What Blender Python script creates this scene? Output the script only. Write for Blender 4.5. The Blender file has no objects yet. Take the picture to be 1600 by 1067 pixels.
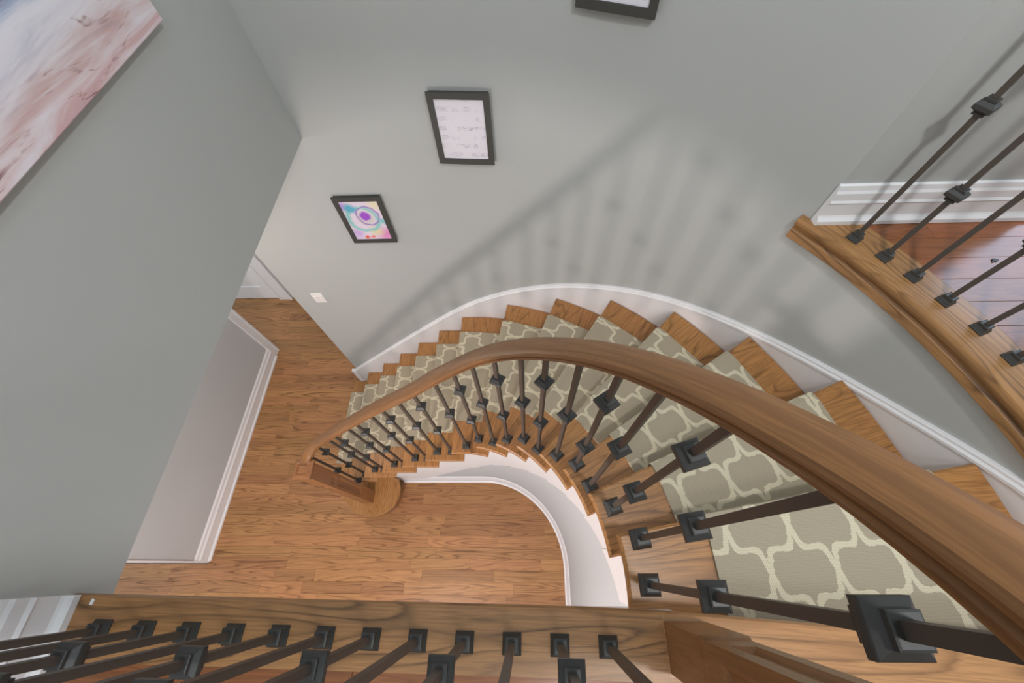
import bpy, bmesh, math, random
from mathutils import Vector, Matrix
random.seed(7)
S = bpy.context.scene
COL = S.collection
PI = math.pi

# ------------------------------------------------------------------ camera
H = 2.85                      # height of the upper floor
RISE = H / 15
CX, CY = -0.395, -0.047       # centre of the curved flight
ROUT = 1.65                   # outer stair wall
cam = bpy.data.cameras.new('camera')
cam.sensor_fit = 'HORIZONTAL'; cam.sensor_width = 36.0; cam.lens = 14.0474
cam.clip_start = 0.02
co = bpy.data.objects.new('camera', cam); COL.objects.link(co)
M = Matrix(((0.999371, 0.012071, 0.033344, 0.0),
            (0.005641, 0.874193, -0.485546, 0.0),
            (-0.035011, 0.485429, 0.873575, 3.80278),
            (0, 0, 0, 1)))
co.matrix_world = M
S.camera = co

# ------------------------------------------------------------------ world, lamps, exposure
w = bpy.data.worlds.new('world'); S.world = w; w.use_nodes = True
bg = w.node_tree.nodes['Background']
bg.inputs['Color'].default_value = (0.86, 0.95, 1.0, 1); bg.inputs['Strength'].default_value = 0.84
S.view_settings.view_transform = 'Standard'; S.view_settings.look = 'None'
S.view_settings.gamma = 1.0; S.view_settings.exposure = 0.36; S.view_settings.use_curve_mapping = False

def point(name, loc, energy, color, radius):
    l = bpy.data.lights.new(name, 'POINT'); l.energy = energy; l.color = color; l.shadow_soft_size = radius
    o = bpy.data.objects.new(name, l); COL.objects.link(o); o.location = loc
    return o
def area(name, loc, target, sx, sy, energy, color):
    l = bpy.data.lights.new(name, 'AREA'); l.shape = 'RECTANGLE'; l.size = sx; l.size_y = sy
    l.energy = energy; l.color = color
    o = bpy.data.objects.new(name, l); COL.objects.link(o); o.location = loc
    o.rotation_euler = (Vector(target) - Vector(loc)).to_track_quat('-Z', 'Y').to_euler()
    return o
point('foyer_lamp', (-1.07, -1.0, 2.41), 60, (1.0, 0.865, 0.82), 0.085)
point('stairwell_lamp', (0.65, -0.20, H + 1.90), 46, (0.98, 0.98, 0.97), 0.07)
area('bedroom_window', (2.70, 1.50, H + 1.15), (0.0, 1.40, H + 0.9), 0.9, 1.2, 14, (0.60, 0.75, 1.0))
point('landing_fill', (0.25, -0.9, H + 2.2), 22, (0.95, 0.98, 1.0), 0.2)  # added fill above the landing, brightens the wall under the balcony
point('lower_hall_fill', (-2.0, 1.45, 2.52), 15, (1.0, 0.93, 0.84), 0.12)  # added fill that brightens the ground floor hall, no known fixture

# ------------------------------------------------------------------ materials
def new_mat(name):
    m = bpy.data.materials.new(name); m.use_nodes = True
    return m, m.node_tree, m.node_tree.nodes['Principled BSDF']
def N(nt, typ, **kw):
    n = nt.nodes.new(typ)
    for k, v in kw.items():
        if k == 'inp':
            for i, val in v.items(): n.inputs[i].default_value = val
        else: setattr(n, k, v)
    return n
def math_n(nt, op, a, b=None, c=None):
    n = N(nt, 'ShaderNodeMath', operation=op)
    for i, x in enumerate((a, b, c)):
        if x is None: continue
        if isinstance(x, (int, float)): n.inputs[i].default_value = x
        else: nt.links.new(x, n.inputs[i])
    return n.outputs[0]
def mixc(nt, fac, a, b, blend='MIX'):
    n = N(nt, 'ShaderNodeMix', data_type='RGBA', blend_type=blend)
    for i, x in ((0, fac), (6, a), (7, b)):
        if isinstance(x, (int, float)): n.inputs[i].default_value = x
        elif isinstance(x, tuple): n.inputs[i].default_value = x + ((1,) if len(x) == 3 else ())
        else: nt.links.new(x, n.inputs[i])
    return n.outputs[2]
def ramp(nt, fac, stops):
    n = N(nt, 'ShaderNodeValToRGB'); cr = n.color_ramp
    while len(cr.elements) < len(stops): cr.elements.new(0.5)
    for e, (p, c) in zip(cr.elements, stops):
        e.position = p; e.color = (c, c, c, 1) if isinstance(c, (int, float)) else c + (1,)
    nt.links.new(fac, n.inputs[0])
    return n.outputs[0]
def srgb(r, g, b):
    f = lambda c: (c / 255 / 12.92) if c / 255 <= 0.04045 else ((c / 255 + 0.055) / 1.055) ** 2.4
    return (f(r), f(g), f(b))

def paint(name, col, rough=0.6, bump=0.06, scale=160):
    m, nt, b = new_mat(name)
    b.inputs['Base Color'].default_value = col + (1,); b.inputs['Roughness'].default_value = rough
    tc = N(nt, 'ShaderNodeTexCoord')
    n = N(nt, 'ShaderNodeTexNoise', inp={'Scale': scale, 'Detail': 2}); nt.links.new(tc.outputs['Object'], n.inputs['Vector'])
    n2 = N(nt, 'ShaderNodeTexNoise', inp={'Scale': 1.7, 'Detail': 3}); nt.links.new(tc.outputs['Object'], n2.inputs['Vector'])
    d = tuple(c * 0.955 for c in col); l = tuple(min(1, c * 1.03) for c in col)
    nt.links.new(mixc(nt, n2.outputs['Fac'], d, l), b.inputs['Base Color'])
    bp = N(nt, 'ShaderNodeBump', inp={'Strength': bump, 'Distance': 0.002}); nt.links.new(n.outputs['Fac'], bp.inputs['Height'])
    nt.links.new(bp.outputs[0], b.inputs['Normal'])
    return m

def wood(name, light, dark, coord='Object', axis=0, rough=0.32, along=1.4, across=11.0, lines=9.0,
         var=0.25, line_amt=0.75, pores=0.35):
    """stained oak: contour lines of a noise field stretched along the grain give the cathedral figure"""
    m, nt, b = new_mat(name)
    tc = N(nt, 'ShaderNodeTexCoord'); oi = N(nt, 'ShaderNodeObjectInfo')
    if coord == 'Position': src = N(nt, 'ShaderNodeNewGeometry').outputs['Position']
    else: src = tc.outputs[coord]
    off = N(nt, 'ShaderNodeVectorMath', operation='MULTIPLY_ADD')
    comb = N(nt, 'ShaderNodeCombineXYZ')
    for i in range(3): nt.links.new(oi.outputs['Random'], comb.inputs[i])
    nt.links.new(comb.outputs[0], off.inputs[0]); off.inputs[1].default_value = (37.0, 91.0, 53.0); nt.links.new(src, off.inputs[2])
    def stretched(a, c):
        v = N(nt, 'ShaderNodeVectorMath', operation='MULTIPLY')
        sc = [c, c, c]; sc[axis] = a
        v.inputs[1].default_value = sc; nt.links.new(off.outputs[0], v.inputs[0]); return v.outputs[0]
    n1 = N(nt, 'ShaderNodeTexNoise', inp={'Scale': 1.0, 'Detail': 0.8, 'Roughness': 0.4}); nt.links.new(stretched(along, across), n1.inputs['Vector'])
    n2 = N(nt, 'ShaderNodeTexNoise', inp={'Scale': 1.0, 'Detail': 3.0, 'Roughness': 0.6}); nt.links.new(stretched(9.0, 260.0), n2.inputs['Vector'])
    n3 = N(nt, 'ShaderNodeTexNoise', inp={'Scale': 1.0, 'Detail': 2.0}); nt.links.new(stretched(2.2, 26.0), n3.inputs['Vector'])
    t = math_n(nt, 'MULTIPLY', n1.outputs['Fac'], lines * 2)
    t = math_n(nt, 'ADD', t, math_n(nt, 'MULTIPLY', n2.outputs['Fac'], 0.30))
    pp = math_n(nt, 'FRACT', t)
    ln = ramp(nt, pp, [(0.0, 1.0), (0.14, 0.55), (0.38, 0.06), (0.85, 0.0), (1.0, 1.0)])
    ln = math_n(nt, 'MULTIPLY', ln, ramp(nt, n3.outputs['Fac'], [(0.3, 0.35), (0.65, 1.0)]))
    fac = math_n(nt, 'MULTIPLY', ln, line_amt)
    por = ramp(nt, n2.outputs['Fac'], [(0.40, 1.0), (0.56, 0.0)])
    fac = math_n(nt, 'MAXIMUM', fac, math_n(nt, 'MULTIPLY', por, pores))
    c = mixc(nt, fac, light, dark)
    c = mixc(nt, math_n(nt, 'MULTIPLY', n3.outputs['Fac'], 0.28), c, tuple(x * 0.62 for x in light))
    v = math_n(nt, 'MULTIPLY_ADD', oi.outputs['Random'], var * 2, 1 - var)
    hsv = N(nt, 'ShaderNodeHueSaturation'); nt.links.new(v, hsv.inputs['Value']); nt.links.new(c, hsv.inputs['Color'])
    h2 = math_n(nt, 'FRACT', math_n(nt, 'MULTIPLY', oi.outputs['Random'], 7.31))
    nt.links.new(math_n(nt, 'MULTIPLY_ADD', h2, 0.016 * (var / 0.25), 0.5 - 0.008 * (var / 0.25)), hsv.inputs['Hue'])
    nt.links.new(hsv.outputs[0], b.inputs['Base Color'])
    b.inputs['Roughness'].default_value = rough; b.inputs['Specular IOR Level'].default_value = 0.45
    bp = N(nt, 'ShaderNodeBump', inp={'Strength': 0.12, 'Distance': 0.001}); bp.invert = True
    nt.links.new(fac, bp.inputs['Height']); nt.links.new(bp.outputs[0], b.inputs['Normal'])
    return m

MT = {}
MT['wall'] = paint('wall_paint', srgb(180, 182, 180), 0.7)
MT['wall_low'] = paint('wall_paint_low', srgb(196, 199, 201), 0.7)
MT['white'] = paint('white_trim', srgb(234, 233, 235), 0.38, 0.03, 90)
MT['floor'] = wood('oak_floor', srgb(186, 136, 90), srgb(98, 60, 32), 'Position', 0, 0.36, 1.05, 13.0, 6.0, 0.16, 1.0, 0.34)
MT['floor_up'] = wood('oak_floor_upper', srgb(150, 92, 56), srgb(74, 40, 22), 'Position', 0, 0.22, 1.5, 12.0, 7.0, 0.14, 0.6, 0.35)
MT['tread'] = wood('oak_tread', srgb(184, 130, 76), srgb(88, 56, 30), 'Object', 1, 0.36, 1.5, 12.0, 6.0, 0.07, 0.85, 0.42)
MT['nosing'] = wood('oak_nosing', srgb(172, 126, 80), srgb(72, 50, 32), 'UV', 0, 0.34, 1.9, 13.0, 5.5, 0.05, 0.95, 0.35)
MT['nosing_lit'] = wood('oak_nosing_lit', srgb(190, 138, 90), srgb(104, 70, 42), 'UV', 0, 0.34, 1.5, 15.0, 5.5, 0.05, 0.95, 0.35)  # nosing wood made lighter, window light put into its colour
MT['rail'] = wood('oak_rail', srgb(152, 106, 64), srgb(84, 56, 34), 'UV', 0, 0.42, 0.9, 16.0, 4.0, 0.03, 0.6, 0.40)
MT['newel'] = wood('oak_newel', srgb(152, 104, 64), srgb(84, 52, 32), 'Object', 2, 0.36, 1.4, 12.0, 5.0, 0.04, 0.5, 0.35)

def plain(name, col, rough=0.5, metal=0.0, spec=0.5):
    m, nt, b = new_mat(name)
    tc = N(nt, 'ShaderNodeTexCoord'); n = N(nt, 'ShaderNodeTexNoise', inp={'Scale': 60, 'Detail': 3})
    nt.links.new(tc.outputs['Object'], n.inputs['Vector'])
    nt.links.new(mixc(nt, n.outputs['Fac'], tuple(c * 0.9 for c in col), tuple(min(1, c * 1.08) for c in col)), b.inputs['Base Color'])
    b.inputs['Roughness'].default_value = rough; b.inputs['Metallic'].default_value = metal; b.inputs['Specular IOR Level'].default_value = spec
    return m
MT['iron'] = plain('black_iron', srgb(58, 58, 56), 0.42, 0.0, 0.5)
MT['iron_bar'] = plain('dark_bronze_iron', srgb(78, 70, 64), 0.45, 0.0, 0.5)
MT['frame'] = plain('black_frame', srgb(62, 62, 58), 0.5)
MT['metal'] = plain('satin_nickel', srgb(170, 168, 165), 0.35, 0.8)
MT['plastic'] = plain('white_plastic', srgb(236, 232, 230), 0.35)
MT['gap'] = plain('floor_gap', srgb(104, 68, 44), 0.7)

def carpet_mat():
    m, nt, b = new_mat('trellis_carpet')
    uv = N(nt, 'ShaderNodeUVMap'); sep = N(nt, 'ShaderNodeSeparateXYZ'); nt.links.new(uv.outputs[0], sep.inputs[0])
    wob = N(nt, 'ShaderNodeTexNoise', inp={'Scale': 90.0, 'Detail': 1}); nt.links.new(uv.outputs[0], wob.inputs['Vector'])
    wv = math_n(nt, 'MULTIPLY_ADD', wob.outputs['Fac'], 0.008, -0.004)
    UU, VV, AMP = 0.080, 0.103, 0.125
    u = math_n(nt, 'DIVIDE', math_n(nt, 'ADD', sep.outputs[0], wv), UU * 2)
    v = math_n(nt, 'DIVIDE', math_n(nt, 'ADD', sep.outputs[1], wv), VV * 2)
    p, q = math_n(nt, 'ADD', u, v), math_n(nt, 'SUBTRACT', u, v)
    def wig(a, c):
        t = math_n(nt, 'MULTIPLY', c, 2 * PI)
        sn = math_n(nt, 'ADD', math_n(nt, 'SINE', t), math_n(nt, 'MULTIPLY', math_n(nt, 'SINE', math_n(nt, 'MULTIPLY', t, 2.0)), 0.24))
        x = math_n(nt, 'SUBTRACT', a, math_n(nt, 'MULTIPLY', sn, AMP))
        return math_n(nt, 'ABSOLUTE', math_n(nt, 'SUBTRACT', math_n(nt, 'FRACT', x), 0.5))
    dist = math_n(nt, 'MINIMUM', wig(p, q), wig(q, p))
    mask = ramp(nt, math_n(nt, 'MULTIPLY', dist, 4.0), [(0.0, 1.0), (0.225, 1.0), (0.28, 0.0)])
    # loops of the weave
    fine = N(nt, 'ShaderNodeTexNoise', inp={'Scale': 420.0, 'Detail': 2}); nt.links.new(uv.outputs[0], fine.inputs['Vector'])
    rib = math_n(nt, 'SINE', math_n(nt, 'MULTIPLY', sep.outputs[0], 2 * PI / 0.0042))
    ribv = math_n(nt, 'SINE', math_n(nt, 'MULTIPLY', sep.outputs[1], 2 * PI / 0.0060))
    wv2 = math_n(nt, 'MULTIPLY_ADD', rib, 0.14, 0.5)
    hgt = math_n(nt, 'ADD', math_n(nt, 'ADD', wv2, math_n(nt, 'MULTIPLY', ribv, 0.06)), math_n(nt, 'MULTIPLY', fine.outputs['Fac'], 0.5))
    c = mixc(nt, mask, srgb(178, 166, 144), srgb(222, 211, 184))
    c = mixc(nt, ramp(nt, hgt, [(0.45, 0.34), (0.95, 0.0)]), c, srgb(104, 96, 80))
    nt.links.new(c, b.inputs['Base Color']); b.inputs['Roughness'].default_value = 0.95
    b.inputs['Specular IOR Level'].default_value = 0.1
    bp = N(nt, 'ShaderNodeBump', inp={'Strength': 0.5, 'Distance': 0.002}); nt.links.new(hgt, bp.inputs['Height']); nt.links.new(bp.outputs[0], b.inputs['Normal'])
    return m
MT['carpet'] = carpet_mat()

# ------------------------------------------------------------------ mesh helpers
def tag(o, label=None, cat=None, group=None, kind=None):
    for k, v in (('label', label), ('category', cat), ('group', group), ('kind', kind)):
        if v: o[k] = v
    return o
def obj(name, verts, faces, mat, parent=None, smooth=False, uvs=None, mw=None):
    me = bpy.data.meshes.new(name); me.from_pydata([tuple(v) for v in verts], [], faces)
    if uvs:
        ul = me.uv_layers.new(name='UVMap')
        i = 0
        for f in uvs:
            for c in f: ul.data[i].uv = c; i += 1
    me.materials.append(MT[mat] if isinstance(mat, str) else mat)
    bm = bmesh.new(); bm.from_mesh(me); bmesh.ops.recalc_face_normals(bm, faces=bm.faces); bm.to_mesh(me); bm.free()
    if smooth:
        for p in me.polygons: p.use_smooth = True
        me.set_sharp_from_angle(angle=math.radians(38))
    o = bpy.data.objects.new(name, me); COL.objects.link(o)
    if parent is not None: o.parent = parent
    if mw is not None: o.matrix_local = mw
    return o
def link(name, me, parent=None, mw=None):
    o = bpy.data.objects.new(name, me); COL.objects.link(o)
    if parent is not None: o.parent = parent
    if mw is not None: o.matrix_local = mw
    return o
def empty(name, loc=(0, 0, 0)):
    o = bpy.data.objects.new(name, None); COL.objects.link(o); o.location = loc; o.empty_display_size = 0.1
    return o
def boxd(x0, x1, y0, y1, z0, z1):
    v = [(x0, y0, z0), (x1, y0, z0), (x1, y1, z0), (x0, y1, z0), (x0, y0, z1), (x1, y0, z1), (x1, y1, z1), (x0, y1, z1)]
    f = [(0, 3, 2, 1), (4, 5, 6, 7), (0, 1, 5, 4), (1, 2, 6, 5), (2, 3, 7, 6), (3, 0, 4, 7)]
    return v, f
class MB:
    def __init__(s): s.v = []; s.f = []
    def add(s, vf):
        n = len(s.v); s.v += list(vf[0]); s.f += [tuple(i + n for i in f) for f in vf[1]]; return s
    def box(s, *a): return s.add(boxd(*a))
    def build(s, name, mat, parent=None, smooth=False, mw=None): return obj(name, s.v, s.f, mat, parent, smooth, None, mw)
def prism(poly, z0, z1, bev=0.0):
    """extruded polygon; bev rounds the top and bottom edges a little"""
    n = len(poly); v = []; f = []
    if bev:
        ins = inset(poly, bev)
        rings = [(ins, z0), (poly, z0 + bev), (poly, z1 - bev), (ins, z1)]
    else: rings = [(poly, z0), (poly, z1)]
    for pl, z in rings: v += [(x, y, z) for x, y in pl]
    for k in range(len(rings) - 1):
        for i in range(n):
            j = (i + 1) % n; f.append((k * n + i, k * n + j, (k + 1) * n + j, (k + 1) * n + i))
    f.append(tuple(range(n))[::-1]); f.append(tuple((len(rings) - 1) * n + i for i in range(n)))
    return v, f
def inset(poly, d):
    n = len(poly); a = sum(poly[i][0] * poly[(i + 1) % n][1] - poly[(i + 1) % n][0] * poly[i][1] for i in range(n))
    s = 1 if a > 0 else -1; out = []
    for i in range(n):
        p0, p1, p2 = Vector(poly[i - 1]), Vector(poly[i]), Vector(poly[(i + 1) % n])
        e1 = (p1 - p0).normalized(); e2 = (p2 - p1).normalized()
        n1 = Vector((-e1.y, e1.x)) * s; n2 = Vector((-e2.y, e2.x)) * s
        b = n1 + n2
        if b.length < 1e-6: b = n1
        b.normalize(); k = d / max(0.35, b.dot(n1))
        out.append((p1.x + b.x * k, p1.y + b.y * k))
    return out
def PT(r, t):
    """point and outward normal on the stair line: t<=0 metres along the straight run, t>0 degrees round the bend"""
    if t <= 0: return Vector((CX + t, CY + r)), Vector((0, 1))
    a = math.radians(90 - t); n = Vector((math.cos(a), math.sin(a)))
    return Vector((CX, CY)) + n * r, n
def sweep(path, profile, closed=True):
    """path: (point3, lateral2) list; profile: (lateral, up) list, swept with plumb sections; returns verts, faces, uvs"""
    v = []; f = []; uv = []; n = len(profile); L = [0]; P = [0]
    for a, b in zip(path, path[1:]): L.append(L[-1] + (Vector(b[0]) - Vector(a[0])).length)
    for i in range(n): a, b = profile[i], profile[(i + 1) % n]; P.append(P[-1] + math.hypot(b[0] - a[0], b[1] - a[1]))
    for p, l in path:
        for a, b in profile: v.append((p[0] + l[0] * a, p[1] + l[1] * a, p[2] + b))
    for k in range(len(path) - 1):
        for i in range(n if closed else n - 1):
            j = (i + 1) % n
            f.append((k * n + i, k * n + j, (k + 1) * n + j, (k + 1) * n + i))
            uv.append(((L[k], P[i]), (L[k], P[i + 1]), (L[k + 1], P[i + 1]), (L[k + 1], P[i])))
    if closed:
        for base, rv in ((0, True), ((len(path) - 1) * n, False)):
            ids = list(range(base, base + n)); f.append(tuple(ids[::-1] if rv else ids))
            pl = [(profile[i - base][0], profile[i - base][1]) for i in f[-1]]; uv.append(tuple(pl))
    return v, f, uv
def sweep_obj(name, path, profile, mat, parent=None, smooth=True):
    v, f, uv = sweep(path, profile)
    me = bpy.data.meshes.new(name); me.from_pydata(v, [], f)
    ul = me.uv_layers.new(name='UVMap'); i = 0
    for fc in uv:
        for c in fc: ul.data[i].uv = c; i += 1
    me.materials.append(MT[mat])
    bm = bmesh.new(); bm.from_mesh(me); bmesh.ops.recalc_face_normals(bm, faces=bm.faces); bm.to_mesh(me); bm.free()
    if smooth:
        for p in me.polygons: p.use_smooth = True
        me.set_sharp_from_angle(angle=math.radians(35))
    o = bpy.data.objects.new(name, me); COL.objects.link(o)
    if parent is not None: o.parent = parent
    return o
def interp(x, pts):
    if x <= pts[0][0]:
        (a, b), (c, d) = pts[0], pts[1]
    elif x >= pts[-1][0]:
        (a, b), (c, d) = pts[-2], pts[-1]
    else:
        for (a, b), (c, d) in zip(pts, pts[1:]):
            if a <= x <= c: break
    return b + (d - b) * (x - a) / (c - a)
def smooth_z(pts, n=3):
    """pts (t,z) -> smoothed interpolation function on a metre-like abscissa"""
    def g(t):
        hs = [interp(t + d, pts) for d in (-1, 1)]
        return interp(t, pts)
    return g
def trange(t0, t1, ds=0.10, da=3.0):
    ts = []
    if t0 <= 0:
        k = max(1, math.ceil((min(0, t1) - t0) / ds)); ts += [t0 + (min(0, t1) - t0) * i / k for i in range(k + 1)]
    if t1 > 0:
        a0 = max(0, t0); k = max(1, math.ceil((t1 - a0) / da)); ts += [a0 + (t1 - a0) * i / k for i in range(0 if t0 > 0 else 1, k + 1)]
    return ts

# ------------------------------------------------------------------ the shell
TEND = 90 - 37.5              # where the tall curved wall stops at the balcony
ZTOP = H + 2.55
XW = -0.955                   # upper left wall
def wall_seg(t0, t1, z0, z1, r=ROUT, th=0.11):
    path = [((*PT(r, t)[0], 0), PT(r, t)[1]) for t in trange(t0, t1)]
    return sweep(path, [(0, z0), (th, z0), (th, z1), (0, z1)])[:2]
mb = MB()
mb.add(wall_seg(-1.60 - CX, XW - 0.05 - CX, 0.0, H - 0.10))
mb.add(wall_seg(XW - 0.05 - CX, TEND, 0.0, ZTOP))
mb.add(wall_seg(TEND, 112, 0.0, H - 0.085))
tag(mb.build('wall_outer', 'wall', smooth=True), 'tall curved grey wall wrapping round the outside of the stairs', 'wall', kind='structure')

mb = MB(); mb.box(XW - 0.11, XW, -0.10, ROUT + CY, H - 0.10, ZTOP); mb.box(XW - 0.11, XW, -2.4, -0.10, H - 0.014, ZTOP)
tag(mb.build('wall_left', 'wall'), 'flat grey upper wall on the left carrying the marbled canvas', 'wall', kind='structure')

mb = MB(); mb.box(-2.855, -2.735, -0.012, 2.04, 0, H - 0.10)
tag(mb.build('wall_lower', 'wall_low'), 'pale grey ground floor wall stub ending in white casing', 'wall', kind='structure')
mb = MB(); mb.box(-4.6, -3.72, 2.76, 2.87, 0, H - 0.1); mb.box(-2.90, -1.49, 2.76, 2.87, 0, H - 0.1); mb.box(-3.72, -2.90, 2.76, 2.87, 2.08, H - 0.1)
tag(mb.build('wall_far', 'wall_low'), 'far ground floor hall wall around the white door', 'wall', kind='structure')
mb = MB(); mb.box(-1.60, -1.49, ROUT + CY + 0.11, 2.76, 0, H - 0.1)
tag(mb.build('wall_passage', 'wall_low'), 'pale wall of the passage behind the stair wall', 'wall', kind='structure')
bx, by = CX + ROUT * math.cos(math.radians(37.5)), CY + ROUT * math.sin(math.radians(37.5))
mb = MB(); mb.box(bx, 1.56, by, by + 0.11, H, ZTOP)
tag(mb.build('wall_hall', 'wall'), 'pale upper hall wall behind the balcony railing', 'wall', kind='structure')
mb = MB(); mb.box(-4.6, XW - 0.11, -0.10, ROUT + CY, H - 0.10, H); mb.box(-4.6, -1.49, ROUT + CY, 2.87, H - 0.10, H); mb.box(-4.6, XW - 0.11, -2.4, -0.10, H - 0.25, H)
tag(mb.build('ceiling', 'wall_low'), 'low white ceiling over the ground floor hall', 'ceiling', kind='structure')

mb = MB(); mb.box(2.75, 2.86, -2.4, 2.6, H, ZTOP)
tag(mb.build('wall_right', 'wall'), 'pale wall closing the upper hall on the right', 'wall', kind='structure')

mb = MB(); mb.box(XW - 0.11, 2.86, -2.51, -2.40, H, ZTOP)  # added behind the landing to cut world light on the stair wall
tag(mb.build('wall_light_block', 'wall'), 'unseen grey wall, added to cut sky light, closing the landing behind the railing', 'wall', kind='structure')

# inner stair wall under the treads
RIN = 0.720
SB = [(-0.80 - CX, 0.06), (-0.78 - CX, 0.23), (-0.448 - CX, 0.555), (5.6, 0.645), (19.6, 0.815), (32.2, 1.00), (42, 1.175), (50.5, 1.33), (59.3, 1.50), (67.5, 1.66), (73, 1.775), (87.3, 2.02), (96.4, 2.15)]
def zsb(t):
    if t < -0.40: return max(0.05, 0.555 + (t + 0.053) * 0.98)
    return interp(t, [(-0.053, 0.555)] + SB[3:]) if t > -0.053 else 0.555 + (t + 0.053) * 0.98
ts = trange(-1.13 - CX, 91.5, 0.06, 2.5)
v = []; f = []
for i, t in enumerate(ts):
    zt = max(0.10, zsb(t) + 0.06)
    for r in (RIN, RIN + 0.09):
        q, n = PT(r, t); v += [(q.x, q.y, 0), (q.x, q.y, zt)]
    if i:
        a, b = (i - 1) * 4, i * 4
        f += [(a, b, b + 1, a + 1), (a + 2, a + 3, b + 3, b + 2), (a + 1, b + 1, b + 3, a + 3)]
x = CX + RIN
n0 = len(v); vb, fb = boxd(x, x + 0.09, -2.2, PT(RIN, 91.5)[0].y, 0, H - 0.25)
v += vb; f += [tuple(i + n0 for i in q) for q in fb]
tag(obj('wall_inner', v, f, 'wall_low', smooth=True), 'white curved wall closing in the inner side of the stairs', 'wall', kind='structure')
bbp = [(0, 0), (-0.030, 0), (-0.030, 0.018), (-0.018, 0.026), (-0.018, 0.085), (-0.012, 0.10), (-0.006, 0.125), (0, 0.13)]
path = [((*PT(RIN, t)[0], 0), PT(RIN, t)[1]) for t in trange(-1.125 - CX, 90, 0.1, 2.5)] + [((CX + RIN, y, 0), (1, 0)) for y in (-0.2, -0.30)]
tag(sweep_obj('baseboard_inner', path, bbp, 'white'), 'white baseboard curving along the foot of the inner stair wall', 'baseboard', kind='structure')

# ------------------------------------------------------------------ ground floor boards
fl = tag(empty('floor'), 'honey oak strip floor of the ground floor hall', 'floor', kind='structure')
v, f = boxd(-4.6, 2.2, -3.2, 2.9, -0.06, -0.012); obj('subfloor', v, f, 'gap', fl)
BW = 0.0855
def plank_mesh(L, W, T=0.012, g=0.0003, c=0.0007):
    x0, x1, y0, y1 = g, L - g, g, W - g
    v = [(x0, y0, -T), (x1, y0, -T), (x1, y1, -T), (x0, y1, -T), (x0, y0, -c), (x1, y0, -c), (x1, y1, -c), (x0, y1, -c),
         (x0 + c, y0 + c, 0), (x1 - c, y0 + c, 0), (x1 - c, y1 - c, 0), (x0 + c, y1 - c, 0)]
    f = [(0, 1, 5, 4), (1, 2, 6, 5), (2, 3, 7, 6), (3, 0, 4, 7), (4, 5, 9, 8), (5, 6, 10, 9), (6, 7, 11, 10), (7, 4, 8, 11), (8, 9, 10, 11)]
    return v, f
cache = {}
def plank(name, L, W, mat, parent, loc):
    key = (round(L, 3), round(W, 4), mat)
    if key not in cache:
        v, f = plank_mesh(L, W); me = bpy.data.meshes.new(name); me.from_pydata(v, [], f); me.materials.append(MT[mat])
        cache[key] = me
    return link(name, cache[key], parent, Matrix.Translation(loc))
LENS = (0.35, 0.5, 0.6, 0.75, 0.9, 1.05, 1.2)
y = -0.48; row = 0
while y < 2.74:
    if y > 1.75: xr = -1.49
    elif y > 0.75: xr = -1.1
    else: xr = 0.42
    x = -4.2 - random.random() * 0.6
    while x < xr:
        L = random.choice(LENS)
        if x + L > xr: L = round(max(0.12, xr - x), 2)
        plank('plank', L, BW, 'floor', fl, (x, y, 0))
        x += L
    y += BW; row += 1
v, f = boxd(-4.6, 0.9, -3.2, -0.48, -0.012, 0.0)
tag(obj('far_boards', v, f, 'floor', fl), 'continuous oak boards running on under the landing', kind='stuff')

# ------------------------------------------------------------------ upper floor
uf = tag(empty('floor_upper', (0, 0, 0)), 'reddish oak strip floor of the upper hall and landing', 'floor', kind='structure')
mb = MB(); mb.box(XW - 0.11, 0.27, -2.4, -0.10, H - 0.25, H - 0.014); mb.box(0.27, 2.6, -2.4, -0.205, H - 0.25, H - 0.014)
mb.build('landing_slab', 'white', uf)
RB = 1.74
def xcirc(y, r=RB): return CX + math.sqrt(max(0, r * r - (y - CY) ** 2))
arc = [(xcirc(yy, 1.70), yy) for yy in [by - i * (by + 0.10) / 14 for i in range(15)]]
v, f = prism([(2.6, -0.10), (2.6, by + 0.9), (1.56, by + 0.9), (1.56, by)] + arc, H - 0.20, H - 0.014); obj('balcony_slab', v, f, 'white', uf)
UW = 0.078
y = by - UW - 0.006; k = 0
while y > -0.17:
    xa, xb = xcirc(y) - 0.03, xcirc(y + UW) - 0.03
    x0 = min(xa, xb); x = x0; first = True
    while x < 2.5:
        L = random.choice((0.45, 0.6, 0.8, 1.0))
        if first: L = 0.25 + 0.22 * ((k * 7) % 4)
        v, f = plank_mesh(L, UW)
        if first:                                   # cut to the curve under the nosing
            dx0, dx1 = xa - x0, xb - x0
            v = [(vx + (dx0 if vy < UW / 2 else dx1) if vx < L / 2 else vx, vy, vz) for vx, vy, vz in v]
        obj('plank', v, f, 'floor_up', uf, mw=Matrix.Translation((x, y, H - 0.002)))
        x += L; first = False
    y -= UW; k += 1
for j in range(4):                                  # boards of the room behind the hall doorway
    for x0 in (1.56, 2.1):
        v, f = plank_mesh(0.54, UW); obj('plank', v, f, 'floor_up', uf, mw=Matrix.Translation((x0, by - 0.006 + j * UW, H - 0.002)))
for j in range(4):
    x = XW + 0.0; y = -0.163 - (j + 1) * UW
    L = [0.62, 0.34, 0.80, 0.5][j]
    while x < 1.6:
        LL = min(L, 1.6 - x) if 1.6 - x > 0.05 else 0.05
        plank('plank', LL, UW, 'floor_up', uf, (x, y, H - 0.002)); x += LL; L = random.choice((0.55, 0.7, 0.9))
v, f = boxd(XW, 2.6, -2.4, -0.163 - 4 * UW, H - 0.014, H - 0.002)
tag(obj('far_boards', v, f, 'floor_up', uf), 'continuous boards running on behind the landing railing', kind='stuff')

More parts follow.
